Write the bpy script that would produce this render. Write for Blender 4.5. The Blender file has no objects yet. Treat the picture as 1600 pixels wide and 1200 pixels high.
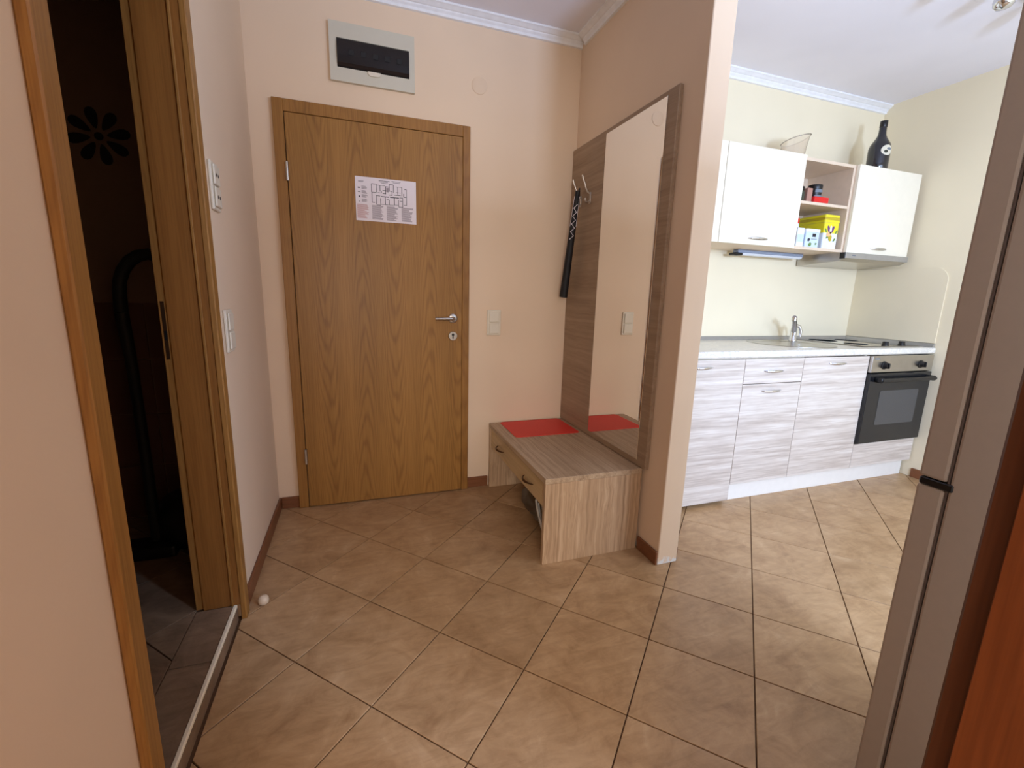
import bpy, bmesh, math, random
from mathutils import Vector, Matrix
random.seed(7)
scene = bpy.context.scene
COL = scene.collection
PI = math.pi

# ------------------------------------------------------------------ camera
CX, CY, CZ = 0.4206, -2.5526, 1.1898
YAW, PITCH, ROLL, FPX = 0.3362, -0.1976, 0.0283, 695.92
F_ = Vector((math.sin(YAW)*math.cos(PITCH), math.cos(YAW)*math.cos(PITCH), math.sin(PITCH)))
R_ = Vector((math.cos(YAW), -math.sin(YAW), 0)); U_ = R_.cross(F_)
R2 = R_*math.cos(ROLL) + U_*math.sin(ROLL); U2 = -R_*math.sin(ROLL) + U_*math.cos(ROLL)
cd = bpy.data.cameras.new('camera'); cam = bpy.data.objects.new('camera', cd); COL.objects.link(cam)
cd.sensor_fit = 'HORIZONTAL'; cd.sensor_width = 36.0; cd.lens = FPX/1600*36.0; cd.clip_start = 0.02
cam.matrix_world = Matrix(((R2.x, U2.x, -F_.x, CX), (R2.y, U2.y, -F_.y, CY), (R2.z, U2.z, -F_.z, CZ), (0, 0, 0, 1)))
scene.camera = cam

# ------------------------------------------------------------------ world, daylight, hall fill, exposure
world = bpy.data.worlds.new('world'); scene.world = world; world.use_nodes = True
bgn = world.node_tree.nodes['Background']
bgn.inputs['Color'].default_value = (0.75, 0.86, 1.0, 1); bgn.inputs['Strength'].default_value = 1.0
def window_light(name, x0, x1, z0, z1, y, watts, col, tilt=0.0):
    l = bpy.data.lights.new(name, 'AREA'); l.shape = 'RECTANGLE'; l.size = x1-x0; l.size_y = z1-z0
    l.energy = watts; l.color = col
    o = bpy.data.objects.new(name, l); COL.objects.link(o)
    o.location = ((x0+x1)/2, y, (z0+z1)/2); o.rotation_euler = (PI/2+tilt, 0, 0)
    return o
window_light('daylight_balcony_door', 1.96, 2.30, 1.30, 1.78, -3.41, 50, (0.48, 0.65, 1.0))         # glazed balcony door
window_light('daylight_kitchen_low', 2.46, 3.95, 0.30, 1.30, -3.41, 11.5, (0.66, 0.78, 1.0), 0.45)     # light thrown up from the sunlit balcony floor
window_light('daylight_kitchen_high', 2.46, 3.95, 1.30, 2.25, -3.41, 23, (0.60, 0.75, 1.0), -0.80)   # sky light falling in
window_light('fill_bedroom', -1.05, 0.25, 0.65, 2.10, -5.60, 62, (1.0, 0.92, 0.85))  # unseen fill light added to brighten the hall from the bedroom side
scene.view_settings.view_transform = 'Standard'; scene.view_settings.look = 'None'
scene.view_settings.gamma = 1.0; scene.view_settings.use_curve_mapping = False
scene.view_settings.exposure = 0.56

# ------------------------------------------------------------------ materials
def lin(c):
    return tuple(((v/255)/12.92 if v/255 <= 0.04045 else ((v/255+0.055)/1.055)**2.4) for v in c) + (1,)
def new_mat(name):
    m = bpy.data.materials.new(name); m.use_nodes = True
    nt = m.node_tree; return m, nt, nt.nodes['Principled BSDF']
def N(nt, t, **kw):
    n = nt.nodes.new(t)
    for k, v in kw.items():
        if k in ('noise_dimensions', 'operation', 'blend_type', 'data_type', 'vector_type', 'wave_type', 'bands_direction', 'rings_direction', 'feature'):
            setattr(n, k, v)
        else:
            n.inputs[k].default_value = v
    return n
def ramp(nt, fac, stops):
    r = nt.nodes.new('ShaderNodeValToRGB'); e = r.color_ramp.elements
    while len(e) < len(stops): e.new(0.5)
    for k, (p, c) in enumerate(stops): e[k].position = p; e[k].color = c
    nt.links.new(fac, r.inputs['Fac']); return r
def coords(nt, scale, kind='Object'):
    tc = nt.nodes.new('ShaderNodeTexCoord'); mp = nt.nodes.new('ShaderNodeMapping')
    mp.inputs['Scale'].default_value = scale
    nt.links.new(tc.outputs[kind], mp.inputs['Vector']); return mp.outputs['Vector']
def bump(nt, b, height, strength, dist=0.002):
    bn = N(nt, 'ShaderNodeBump', Strength=strength, Distance=dist)
    nt.links.new(height, bn.inputs['Height']); nt.links.new(bn.outputs['Normal'], b.inputs['Normal'])
def plain(name, col, rough=0.5, metal=0.0, var=0.04, scale=25.0, bstr=0.0, spec=0.5, coat=0.0):
    m, nt, b = new_mat(name)
    n = N(nt, 'ShaderNodeTexNoise', Scale=scale, Detail=3.0)
    nt.links.new(coords(nt, (1, 1, 1)), n.inputs['Vector'])
    c = lin(col); a = tuple(max(0, v*(1-var)) for v in c[:3])+(1,); d = tuple(min(1, v*(1+var)) for v in c[:3])+(1,)
    r = ramp(nt, n.outputs['Fac'], [(0.3, a), (0.7, d)])
    nt.links.new(r.outputs['Color'], b.inputs['Base Color'])
    b.inputs['Roughness'].default_value = rough; b.inputs['Metallic'].default_value = metal
    b.inputs['Specular IOR Level'].default_value = spec; b.inputs['Coat Weight'].default_value = coat
    if bstr: bump(nt, b, n.outputs['Fac'], bstr)
    return m
def paint(name, col, chipped=False):
    m, nt, b = new_mat(name)
    v = coords(nt, (1, 1, 1))
    n1 = N(nt, 'ShaderNodeTexNoise', Scale=2.2, Detail=2.0); nt.links.new(v, n1.inputs['Vector'])
    n2 = N(nt, 'ShaderNodeTexNoise', Scale=170.0, Detail=3.0); nt.links.new(v, n2.inputs['Vector'])
    c = lin(col)
    r = ramp(nt, n1.outputs['Fac'], [(0.3, tuple(x*0.965 for x in c[:3])+(1,)), (0.7, tuple(min(1, x*1.02) for x in c[:3])+(1,))])
    out = r.outputs['Color']
    if chipped:   # bare plaster where the paint has chipped off the foot of the wall end
        sp = nt.nodes.new('ShaderNodeSeparateXYZ'); nt.links.new(v, sp.inputs[0])
        n3 = N(nt, 'ShaderNodeTexNoise', Scale=45.0, Detail=4.0); nt.links.new(v, n3.inputs['Vector'])
        ad = N(nt, 'ShaderNodeMath', operation='MULTIPLY_ADD'); nt.links.new(n3.outputs['Fac'], ad.inputs[0])
        ad.inputs[1].default_value = 0.09; nt.links.new(sp.outputs['Z'], ad.inputs[2])
        rr = ramp(nt, ad.outputs[0], [(0.060, (1, 1, 1, 1)), (0.072, (0, 0, 0, 1))])
        mx = N(nt, 'ShaderNodeMix', data_type='RGBA'); nt.links.new(rr.outputs['Color'], mx.inputs[0])
        nt.links.new(out, mx.inputs[6]); mx.inputs[7].default_value = lin((232, 228, 224)); out = mx.outputs[2]
    nt.links.new(out, b.inputs['Base Color'])
    b.inputs['Roughness'].default_value = 0.75; b.inputs['Specular IOR Level'].default_value = 0.25
    bump(nt, b, n2.outputs['Fac'], 0.12, 0.001)
    return m
def oak(name, base, dark, rough=0.42, axis='Z', figure=1.0, col=0.205):
    """veneer: columns of nested cathedral arches between straight grain, plus fine pores"""
    m, nt, b = new_mat(name)
    a = {'X': 0, 'Y': 1, 'Z': 2}[axis]
    s2 = [230]*3; s2[a] = 5; s3 = [14]*3; s3[a] = 0.3
    def M(op, x, y=None, z=None):
        n = N(nt, 'ShaderNodeMath', operation=op)
        for k, v in enumerate((x, y, z)):
            if v is None: continue
            if isinstance(v, (int, float)): n.inputs[k].default_value = v
            else: nt.links.new(v, n.inputs[k])
        return n.outputs[0]
    tc = nt.nodes.new('ShaderNodeTexCoord'); sp = nt.nodes.new('ShaderNodeSeparateXYZ'); nt.links.new(tc.outputs['Object'], sp.inputs[0])
    g = sp.outputs[a]; x = M('ADD', sp.outputs[(a+1) % 3], sp.outputs[(a+2) % 3])
    xs = M('DIVIDE', M('ADD', x, 7.03), col); ci = M('FLOOR', xs)
    wn = N(nt, 'ShaderNodeTexNoise', noise_dimensions='2D', Scale=1.0, Detail=1.0)
    cv = nt.nodes.new('ShaderNodeCombineXYZ'); nt.links.new(M('MULTIPLY', ci, 3.71), cv.inputs[0]); nt.links.new(M('MULTIPLY', g, 1.6), cv.inputs[1]); nt.links.new(cv.outputs[0], wn.inputs['Vector'])
    u = M('ADD', M('MULTIPLY', M('SUBTRACT', M('FRACT', xs), 0.5), col), M('MULTIPLY', M('SUBTRACT', wn.outputs['Fac'], 0.5), 0.05))
    nd = N(nt, 'ShaderNodeTexNoise', Scale=1.0, Detail=2.0); s1 = [26]*3; s1[a] = 3.5; nt.links.new(coords(nt, s1), nd.inputs['Vector'])
    sg = M('SUBTRACT', M('MULTIPLY', M('PINGPONG', ci, 1.0), 2.0), 1.0)
    V = M('ADD', M('ADD', M('MULTIPLY', g, 6.5), M('MULTIPLY', ci, 3.37)), M('ADD', M('MULTIPLY', nd.outputs['Fac'], 1.5), M('MULTIPLY', M('MULTIPLY', M('MULTIPLY', u, u), 800.0), sg)))
    line = M('POWER', M('ABSOLUTE', M('SINE', M('MULTIPLY', V, PI))), 5.0)
    mask = N(nt, 'ShaderNodeMapRange'); nt.links.new(M('ABSOLUTE', u), mask.inputs[0])
    for k, v in ((1, 0.028), (2, 0.075), (3, 1.0), (4, 0.25)): mask.inputs[k].default_value = v
    fac = M('MULTIPLY', M('MULTIPLY', line, mask.outputs[0]), 0.55*figure)
    n2 = N(nt, 'ShaderNodeTexNoise', Scale=1.0, Detail=3.0); nt.links.new(coords(nt, s2), n2.inputs['Vector'])
    n3 = N(nt, 'ShaderNodeTexNoise', Scale=1.0, Detail=2.0); nt.links.new(coords(nt, s3), n3.inputs['Vector'])
    m0 = N(nt, 'ShaderNodeMix', data_type='RGBA'); nt.links.new(fac, m0.inputs[0]); m0.inputs[6].default_value = lin(base); m0.inputs[7].default_value = lin(dark)
    r2 = ramp(nt, n2.outputs['Fac'], [(0.38, (0.84, 0.81, 0.77, 1)), (0.58, (1, 1, 1, 1))])
    r3 = ramp(nt, n3.outputs['Fac'], [(0.35, (0.90, 0.88, 0.84, 1)), (0.65, (1.05, 1.04, 1.03, 1))])
    m1 = N(nt, 'ShaderNodeMix', data_type='RGBA', blend_type='MULTIPLY'); m1.inputs[0].default_value = 1
    nt.links.new(m0.outputs[2], m1.inputs[6]); nt.links.new(r2.outputs['Color'], m1.inputs[7])
    m2 = N(nt, 'ShaderNodeMix', data_type='RGBA', blend_type='MULTIPLY'); m2.inputs[0].default_value = 1
    nt.links.new(m1.outputs[2], m2.inputs[6]); nt.links.new(r3.outputs['Color'], m2.inputs[7])
    nt.links.new(m2.outputs[2], b.inputs['Base Color'])
    b.inputs['Roughness'].default_value = rough; b.inputs['Specular IOR Level'].default_value = 0.35
    bump(nt, b, n2.outputs['Fac'], 0.06, 0.001)
    return m
def streak(name, cols, axis='Y', across=55.0, along=1.1, rough=0.45, warp=0.02):
    """straight-grained laminate: thin irregular streaks along one axis"""
    m, nt, b = new_mat(name)
    a = {'X': 0, 'Y': 1, 'Z': 2}[axis]
    s = [across]*3; s[a] = along; sb = [across*0.3]*3; sb[a] = along*0.7
    tc = nt.nodes.new('ShaderNodeTexCoord')
    wn = N(nt, 'ShaderNodeTexNoise', Scale=7.0, Detail=1.0); nt.links.new(tc.outputs['Object'], wn.inputs['Vector'])
    wm = N(nt, 'ShaderNodeVectorMath', operation='MULTIPLY_ADD'); nt.links.new(wn.outputs['Color'], wm.inputs[0])
    wm.inputs[1].default_value = (warp, warp, warp); nt.links.new(tc.outputs['Object'], wm.inputs[2])
    outs = []
    for sc in (s, sb):
        mp = nt.nodes.new('ShaderNodeMapping'); mp.inputs['Scale'].default_value = sc
        nt.links.new(wm.outputs[0], mp.inputs['Vector'])
        n = N(nt, 'ShaderNodeTexNoise', Scale=1.0, Detail=4.0, Roughness=0.65); nt.links.new(mp.outputs[0], n.inputs['Vector'])
        outs.append(n.outputs['Fac'])
    mx = N(nt, 'ShaderNodeMath', operation='MULTIPLY_ADD'); nt.links.new(outs[1], mx.inputs[0]); mx.inputs[1].default_value = 0.5
    h = N(nt, 'ShaderNodeMath', operation='MULTIPLY'); nt.links.new(outs[0], h.inputs[0]); h.inputs[1].default_value = 0.5
    nt.links.new(h.outputs[0], mx.inputs[2])
    r = ramp(nt, mx.outputs[0], [(0.36, lin(cols[0])), (0.5, lin(cols[1])), (0.64, lin(cols[2]))])
    nt.links.new(r.outputs['Color'], b.inputs['Base Color'])
    b.inputs['Roughness'].default_value = rough; b.inputs['Specular IOR Level'].default_value = 0.4
    bump(nt, b, mx.outputs[0], 0.08, 0.001)
    return m
def tile_mat(name, cols, rough=0.36):
    m, nt, b = new_mat(name)
    tc = nt.nodes.new('ShaderNodeTexCoord'); oi = nt.nodes.new('ShaderNodeObjectInfo')
    sc = N(nt, 'ShaderNodeMath', operation='MULTIPLY'); nt.links.new(oi.outputs['Random'], sc.inputs[0]); sc.inputs[1].default_value = 57.0
    ad = N(nt, 'ShaderNodeVectorMath', operation='ADD'); nt.links.new(tc.outputs['Object'], ad.inputs[0]); nt.links.new(sc.outputs[0], ad.inputs[1])
    n1 = N(nt, 'ShaderNodeTexNoise', Scale=7.5, Detail=9.0, Roughness=0.68, Distortion=0.7); nt.links.new(ad.outputs[0], n1.inputs['Vector'])
    mp = nt.nodes.new('ShaderNodeMapping'); mp.inputs['Scale'].default_value = (6, 26, 6); nt.links.new(ad.outputs[0], mp.inputs['Vector'])
    n2 = N(nt, 'ShaderNodeTexNoise', Scale=1.0, Detail=6.0, Roughness=0.7, Distortion=1.2); nt.links.new(mp.outputs[0], n2.inputs['Vector'])
    r = ramp(nt, n1.outputs['Fac'], [(0.30, lin(cols[0])), (0.47, lin(cols[1])), (0.60, lin(cols[2])), (0.74, lin(cols[3]))])
    r2 = ramp(nt, n2.outputs['Fac'], [(0.36, (0.86, 0.84, 0.81, 1)), (0.55, (1, 1, 1, 1)), (0.7, (1.05, 1.05, 1.05, 1))])
    mx = N(nt, 'ShaderNodeMix', data_type='RGBA', blend_type='MULTIPLY'); mx.inputs[0].default_value = 1
    nt.links.new(r.outputs['Color'], mx.inputs[6]); nt.links.new(r2.outputs['Color'], mx.inputs[7])
    vr = N(nt, 'ShaderNodeHueSaturation'); rv = N(nt, 'ShaderNodeMapRange'); nt.links.new(oi.outputs['Random'], rv.inputs[0])
    rv.inputs[3].default_value = 0.95; rv.inputs[4].default_value = 1.05
    nt.links.new(rv.outputs[0], vr.inputs['Value']); nt.links.new(mx.outputs[2], vr.inputs['Color'])
    nt.links.new(vr.outputs['Color'], b.inputs['Base Color'])
    b.inputs['Roughness'].default_value = rough; b.inputs['Specular IOR Level'].default_value = 0.5
    bump(nt, b, n2.outputs['Fac'], 0.16, 0.0015)
    return m
def marble(name):
    m, nt, b = new_mat(name)
    v = coords(nt, (1.0, 1.6, 1.0))
    n = N(nt, 'ShaderNodeTexNoise', Scale=7.0, Detail=8.0, Roughness=0.6, Distortion=2.2); nt.links.new(v, n.inputs['Vector'])
    r = ramp(nt, n.outputs['Fac'], [(0.3, lin((220, 215, 204))), (0.46, lin((234, 228, 215))), (0.52, lin((214, 209, 200))), (0.58, lin((237, 231, 218)))])
    nt.links.new(r.outputs['Color'], b.inputs['Base Color']); b.inputs['Roughness'].default_value = 0.3
    return m
def glassy(name, col, rough=0.02, alpha=None):
    m, nt, b = new_mat(name)
    n = N(nt, 'ShaderNodeTexNoise', Scale=12.0); r = ramp(nt, n.outputs['Fac'], [(0.3, lin(col)), (0.7, lin(col))])
    nt.links.new(r.outputs['Color'], b.inputs['Base Color'])
    b.inputs['Roughness'].default_value = rough; b.inputs['Transmission Weight'].default_value = 1.0; b.inputs['IOR'].default_value = 1.45
    if alpha is not None: b.inputs['Alpha'].default_value = alpha
    return m

WALL = paint('peach_cream_wall_paint', (232, 205, 175))
WALLP = paint('peach_cream_wall_paint_chipped_foot', (232, 205, 175), chipped=True)
KWALL = paint('cream_kitchen_wall_paint', (240, 226, 194))
CEIL = paint('white_ceiling_paint', (242, 239, 244))
CORN = plain('white_cornice', (240, 238, 236), 0.6)
OAK = oak('golden_oak_veneer', (163, 117, 58), (112, 72, 31), figure=0.72, col=0.175)
OAKF = oak('golden_oak_frame', (160, 113, 56), (114, 72, 31), figure=0.5)
OAKD = oak('brown_oak_frame', (146, 96, 44), (104, 64, 26), figure=0.5)
REDW = oak('reddish_door_frame_wood', (126, 66, 30), (92, 44, 20), figure=0.4)
REDW_SHADED = oak('reddish_casing_wood_shaded', (88, 48, 26), (62, 32, 16), figure=0.4)  # same frame wood, darkened so the casing edge looks shaded
BASEB = oak('brown_baseboard_wood', (132, 84, 54), (96, 56, 34), figure=0.3, axis='X')
LAMY = streak('beige_streaked_laminate_along', [(150, 122, 94), (178, 150, 119), (197, 170, 140)], 'Y', across=130)
LAMZ = streak('beige_streaked_laminate_upright', [(152, 120, 90), (184, 151, 117), (202, 171, 138)], 'Z', across=170)
LAMP = streak('taupe_streaked_panel', [(140, 114, 90), (156, 130, 104), (168, 142, 116)], 'Y', across=70)
DRAWF = streak('beige_drawer_laminate', [(176, 146, 104), (196, 166, 122), (206, 178, 136)], 'Y', across=60)
KFRONT = streak('pale_ash_laminate', [(182, 166, 152), (210, 197, 184), (230, 221, 210)], 'X', across=85, along=2.4, warp=0.008)
CREAM = plain('cream_melamine', (243, 234, 212), 0.4, var=0.015)
SHELFM = plain('pale_maple_melamine', (226, 204, 178), 0.45, var=0.03)
KICKM = plain('cream_plinth', (240, 234, 224), 0.4, var=0.015)
TILE = tile_mat('sand_beige_floor_tile', [(160, 122, 84), (180, 143, 102), (190, 153, 112), (203, 169, 130)])
BTILE = tile_mat('brown_bathroom_tile', [(112, 88, 66), (134, 108, 84), (150, 122, 96), (164, 138, 110)], 0.45)
GROUT = plain('brown_grout', (98, 70, 46), 0.9, var=0.1, scale=120)
DARKW = plain('dark_bathroom_wall_tile', (136, 108, 86), 0.6)
DARKW2 = plain('darker_brown_wall_tile', (104, 68, 54), 0.5)
BLACKP = plain('black_plastic', (18, 17, 18), 0.4)
BLACKM = plain('black_matte', (12, 11, 13), 0.65)
NAVYB = plain('black_bottle_glass', (20, 21, 30), 0.18, coat=0.6)
STEEL = plain('brushed_steel', (190, 186, 180), 0.28, metal=1.0)
CHROME = plain('chrome', (214, 216, 220), 0.1, metal=1.0)
SATIN = plain('satin_nickel', (196, 190, 182), 0.32, metal=1.0)
BRONZE = plain('dark_bronze_handle', (92, 66, 44), 0.35, metal=0.8)
WHITEP = plain('ivory_plastic', (226, 214, 192), 0.4, var=0.01)
GREYP = plain('pale_grey_plastic', (206, 198, 178), 0.45, var=0.01)
SMOKE = plain('smoked_plastic', (30, 26, 26), 0.16, var=0.1, scale=8)
OVENB = plain('black_oven_enamel', (24, 25, 28), 0.25)
OVENG = plain('oven_window_glass', (58, 60, 64), 0.12, coat=0.5)
HOBG = plain('ceramic_hob_glass', (40, 40, 42), 0.06, coat=0.8)
FRIDGE = plain('silver_grey_fridge_lacquer', (178, 166, 154), 0.38, var=0.02, scale=60)
RUBBER = plain('black_rubber_seal', (22, 20, 22), 0.6)
SEAL = plain('grey_brown_door_seal', (96, 84, 78), 0.6)
PAPER = plain('white_paper', (236, 226, 230), 0.7, var=0.01)
INK = plain('black_ink', (44, 38, 44), 0.7)
INKG = plain('grey_ink', (158, 146, 152), 0.7)
INKR = plain('pinkish_ink', (202, 160, 158), 0.7)
REDMAT = plain('red_placemat_vinyl', (222, 50, 40), 0.5, var=0.05, scale=300)
STRIP = plain('white_edge_trim', (250, 236, 206), 0.45)
ALU = plain('grey_aluminium_trim', (176, 174, 170), 0.35, metal=0.6)
YEL = plain('yellow_tin', (236, 222, 40), 0.3); YELD = plain('mustard_tin_relief', (196, 172, 40), 0.35)
WHT = plain('white_tin', (232, 236, 240), 0.3); BLU = plain('pale_blue_tin', (206, 220, 238), 0.3)
PUR = plain('purple_print', (110, 52, 120), 0.5); PEACH = plain('peach_print', (236, 190, 130), 0.5); GRN = plain('green_print', (110, 140, 70), 0.5)
RED = plain('glossy_red', (222, 26, 28), 0.3); PINK = plain('brown_pink_carton', (176, 128, 110), 0.5); DGREEN = plain('dark_green_jar', (58, 62, 50), 0.2)
LBL = plain('grey_label', (116, 124, 132), 0.5); CRL = plain('cream_label', (226, 218, 196), 0.5)
BALL = plain('ivory_rubber', (214, 190, 160), 0.5)
LAMPB = plain('blue_grey_lamp_body', (150, 160, 178), 0.35)
DIFF = plain('frosted_diffuser', (225, 228, 232), 0.4)
BAG = glassy('thin_plastic_bag', (216, 220, 214), 0.35)
CLEAR = glassy('clear_jug_glass', (246, 242, 241), 0.03)
SMALLG = plain('white_canvas_straps', (206, 204, 196), 0.6)
def mirror_mat():
    m, nt, b = new_mat('silvered_mirror')
    n = N(nt, 'ShaderNodeTexNoise', Scale=3.0); r = ramp(nt, n.outputs['Fac'], [(0.3, (0.90, 0.89, 0.87, 1)), (0.7, (0.91, 0.90, 0.88, 1))])
    nt.links.new(r.outputs['Color'], b.inputs['Base Color'])
    b.inputs['Metallic'].default_value = 1.0; b.inputs['Roughness'].default_value = 0.015
    return m
MIRROR = mirror_mat()

# ------------------------------------------------------------------ geometry helpers
class MB:
    def __init__(s): s.v = []; s.f = []; s.sm = []
    def add(s, vs, fs, smooth=False):
        o = len(s.v); s.v += [tuple(p) for p in vs]; s.f += [tuple(i+o for i in f) for f in fs]; s.sm += [smooth]*len(fs); return s
    def box(s, x0, x1, y0, y1, z0, z1, b=0.0, seg=1):
        bm = bmesh.new(); bmesh.ops.create_cube(bm, size=1.0)
        for v in bm.verts: v.co = ((x0+x1)/2+v.co.x*(x1-x0), (y0+y1)/2+v.co.y*(y1-y0), (z0+z1)/2+v.co.z*(z1-z0))
        if b > 0: bmesh.ops.bevel(bm, geom=list(bm.edges), offset=b, segments=seg, affect='EDGES', profile=0.5)
        bm.verts.index_update(); s.add([v.co[:] for v in bm.verts], [[v.index for v in f.verts] for f in bm.faces]); bm.free(); return s
    def prism(s, poly, axis, a0, a1, smooth=False):
        """poly: 2D outline in the two other axes (order x,y,z without axis), extruded a0..a1 along axis"""
        k = 'xyz'.index(axis); n = len(poly); vs = []
        for a in (a0, a1):
            for p in poly:
                q = list(p); q.insert(k, a); vs.append(q)
        fs = [tuple(range(n-1, -1, -1)), tuple(range(n, 2*n))] + [(i, (i+1) % n, n+(i+1) % n, n+i) for i in range(n)]
        return s.add(vs, fs, smooth)
    def tube(s, path, r, seg=10, up=None, ratio=1.0, caps=True):
        P = [Vector(p) for p in path]; n = len(P); rs = r if isinstance(r, (list, tuple)) else [r]*n
        vs = []; prev = None
        for i, p in enumerate(P):
            t = (P[min(i+1, n-1)]-P[max(i-1, 0)]).normalized()
            if up is not None: a = (Vector(up)-t*t.dot(Vector(up))).normalized()
            elif prev is None: a = t.orthogonal().normalized()
            else: a = (prev-t*t.dot(prev)).normalized()
            prev = a; b = t.cross(a)
            for k in range(seg):
                w = 2*PI*k/seg; vs.append(p+a*math.cos(w)*rs[i]*ratio+b*math.sin(w)*rs[i])
        fs = [(i*seg+k, i*seg+(k+1) % seg, (i+1)*seg+(k+1) % seg, (i+1)*seg+k) for i in range(n-1) for k in range(seg)]
        if caps: fs += [tuple(range(seg-1, -1, -1)), tuple(range((n-1)*seg, n*seg))]
        return s.add(vs, fs, True)
    def lathe(s, prof, c, axis='z', seg=24, sx=1.0):
        """prof: list of (radius, height) along axis from centre c"""
        n = len(prof); vs = []
        for r, h in prof:
            for k in range(seg):
                w = 2*PI*k/seg; a, b = r*math.cos(w)*sx, r*math.sin(w)
                q = {'z': (a, b, h), 'y': (a, h, b), 'x': (h, a, b)}[axis]; vs.append((c[0]+q[0], c[1]+q[1], c[2]+q[2]))
        fs = [(i*seg+k, i*seg+(k+1) % seg, (i+1)*seg+(k+1) % seg, (i+1)*seg+k) for i in range(n-1) for k in range(seg)]
        if prof[0][0] > 1e-6: fs.append(tuple(range(seg-1, -1, -1)))
        if prof[-1][0] > 1e-6: fs.append(tuple(range((n-1)*seg, n*seg)))
        return s.add(vs, fs, True)
    def build(s, name, mat, parent=None, base=None):
        o0 = ROOT.get(parent.name) if parent else base
        if o0 is None:
            xs, ys, zs = zip(*s.v); o0 = ((min(xs)+max(xs))/2, (min(ys)+max(ys))/2, min(zs))
        me = bpy.data.meshes.new(name)
        me.from_pydata([(x-o0[0], y-o0[1], z-o0[2]) for x, y, z in s.v], [], s.f)
        me.polygons.foreach_set('use_smooth', s.sm)
        bm = bmesh.new(); bm.from_mesh(me); bmesh.ops.recalc_face_normals(bm, faces=bm.faces); bm.to_mesh(me); bm.free()
        if any(s.sm):
            try: me.set_sharp_from_angle(angle=math.radians(50))
            except Exception: pass
        me.materials.append(mat)
        o = bpy.data.objects.new(name, me); COL.objects.link(o)
        if parent: o.parent = parent
        else: o.location = o0
        ROOT[o.name] = o0
        return o
ROOT = {}
def thing(name, label, cat, loc, group=None):
    o = bpy.data.objects.new(name, None); o.empty_display_size = 0.05; COL.objects.link(o); o.location = loc
    o['label'] = label; o['category'] = cat
    if group: o['group'] = group
    ROOT[o.name] = tuple(loc); return o
def tag(o, label, cat, group=None):
    o['label'] = label; o['category'] = cat
    if group: o['group'] = group
    return o
def struct(o, label=None, cat=None):
    o['kind'] = 'structure'
    if label: o['label'] = label
    if cat: o['category'] = cat
    return o
def rounded(x0, x1, y0, y1, r, n=5):
    pts = []
    for cx, cy, a0 in ((x1-r, y1-r, 0), (x0+r, y1-r, PI/2), (x0+r, y0+r, PI), (x1-r, y0+r, 1.5*PI)):
        for k in range(n+1): a = a0+PI/2*k/n; pts.append((cx+r*math.cos(a), cy+r*math.sin(a)))
    return pts
def bow_handle(p0, p1, out, rise, r, up=(0, 0, 1), n=13, ratio=1.9):
    """crescent bow handle from p0 to p1 bulging along out"""
    p0, p1, out = Vector(p0), Vector(p1), Vector(out)
    path = []; rad = []
    for k in range(n):
        t = k/(n-1); path.append(p0.lerp(p1, t)+out*rise*math.sin(PI*t)**0.7); rad.append(r*(0.35+0.65*math.sin(PI*t)))
    return MB().tube(path, rad, 8, up=up, ratio=ratio)

# ------------------------------------------------------------------ the room shell
ZC = 2.60; WL = -0.02; PX0, PX1, PEND = 1.671, 1.777, -1.049; KY = -0.051; KX = 4.11; YF = -5.6; YN0, YN1 = -2.50, -2.38
floor = struct(MB().box(-2.46, KX+0.14, YF-0.14, 0.12, -0.12, -0.006).build('floor', GROUT), 'beige square tiles laid diagonally through hall and kitchen', 'floor')
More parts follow.
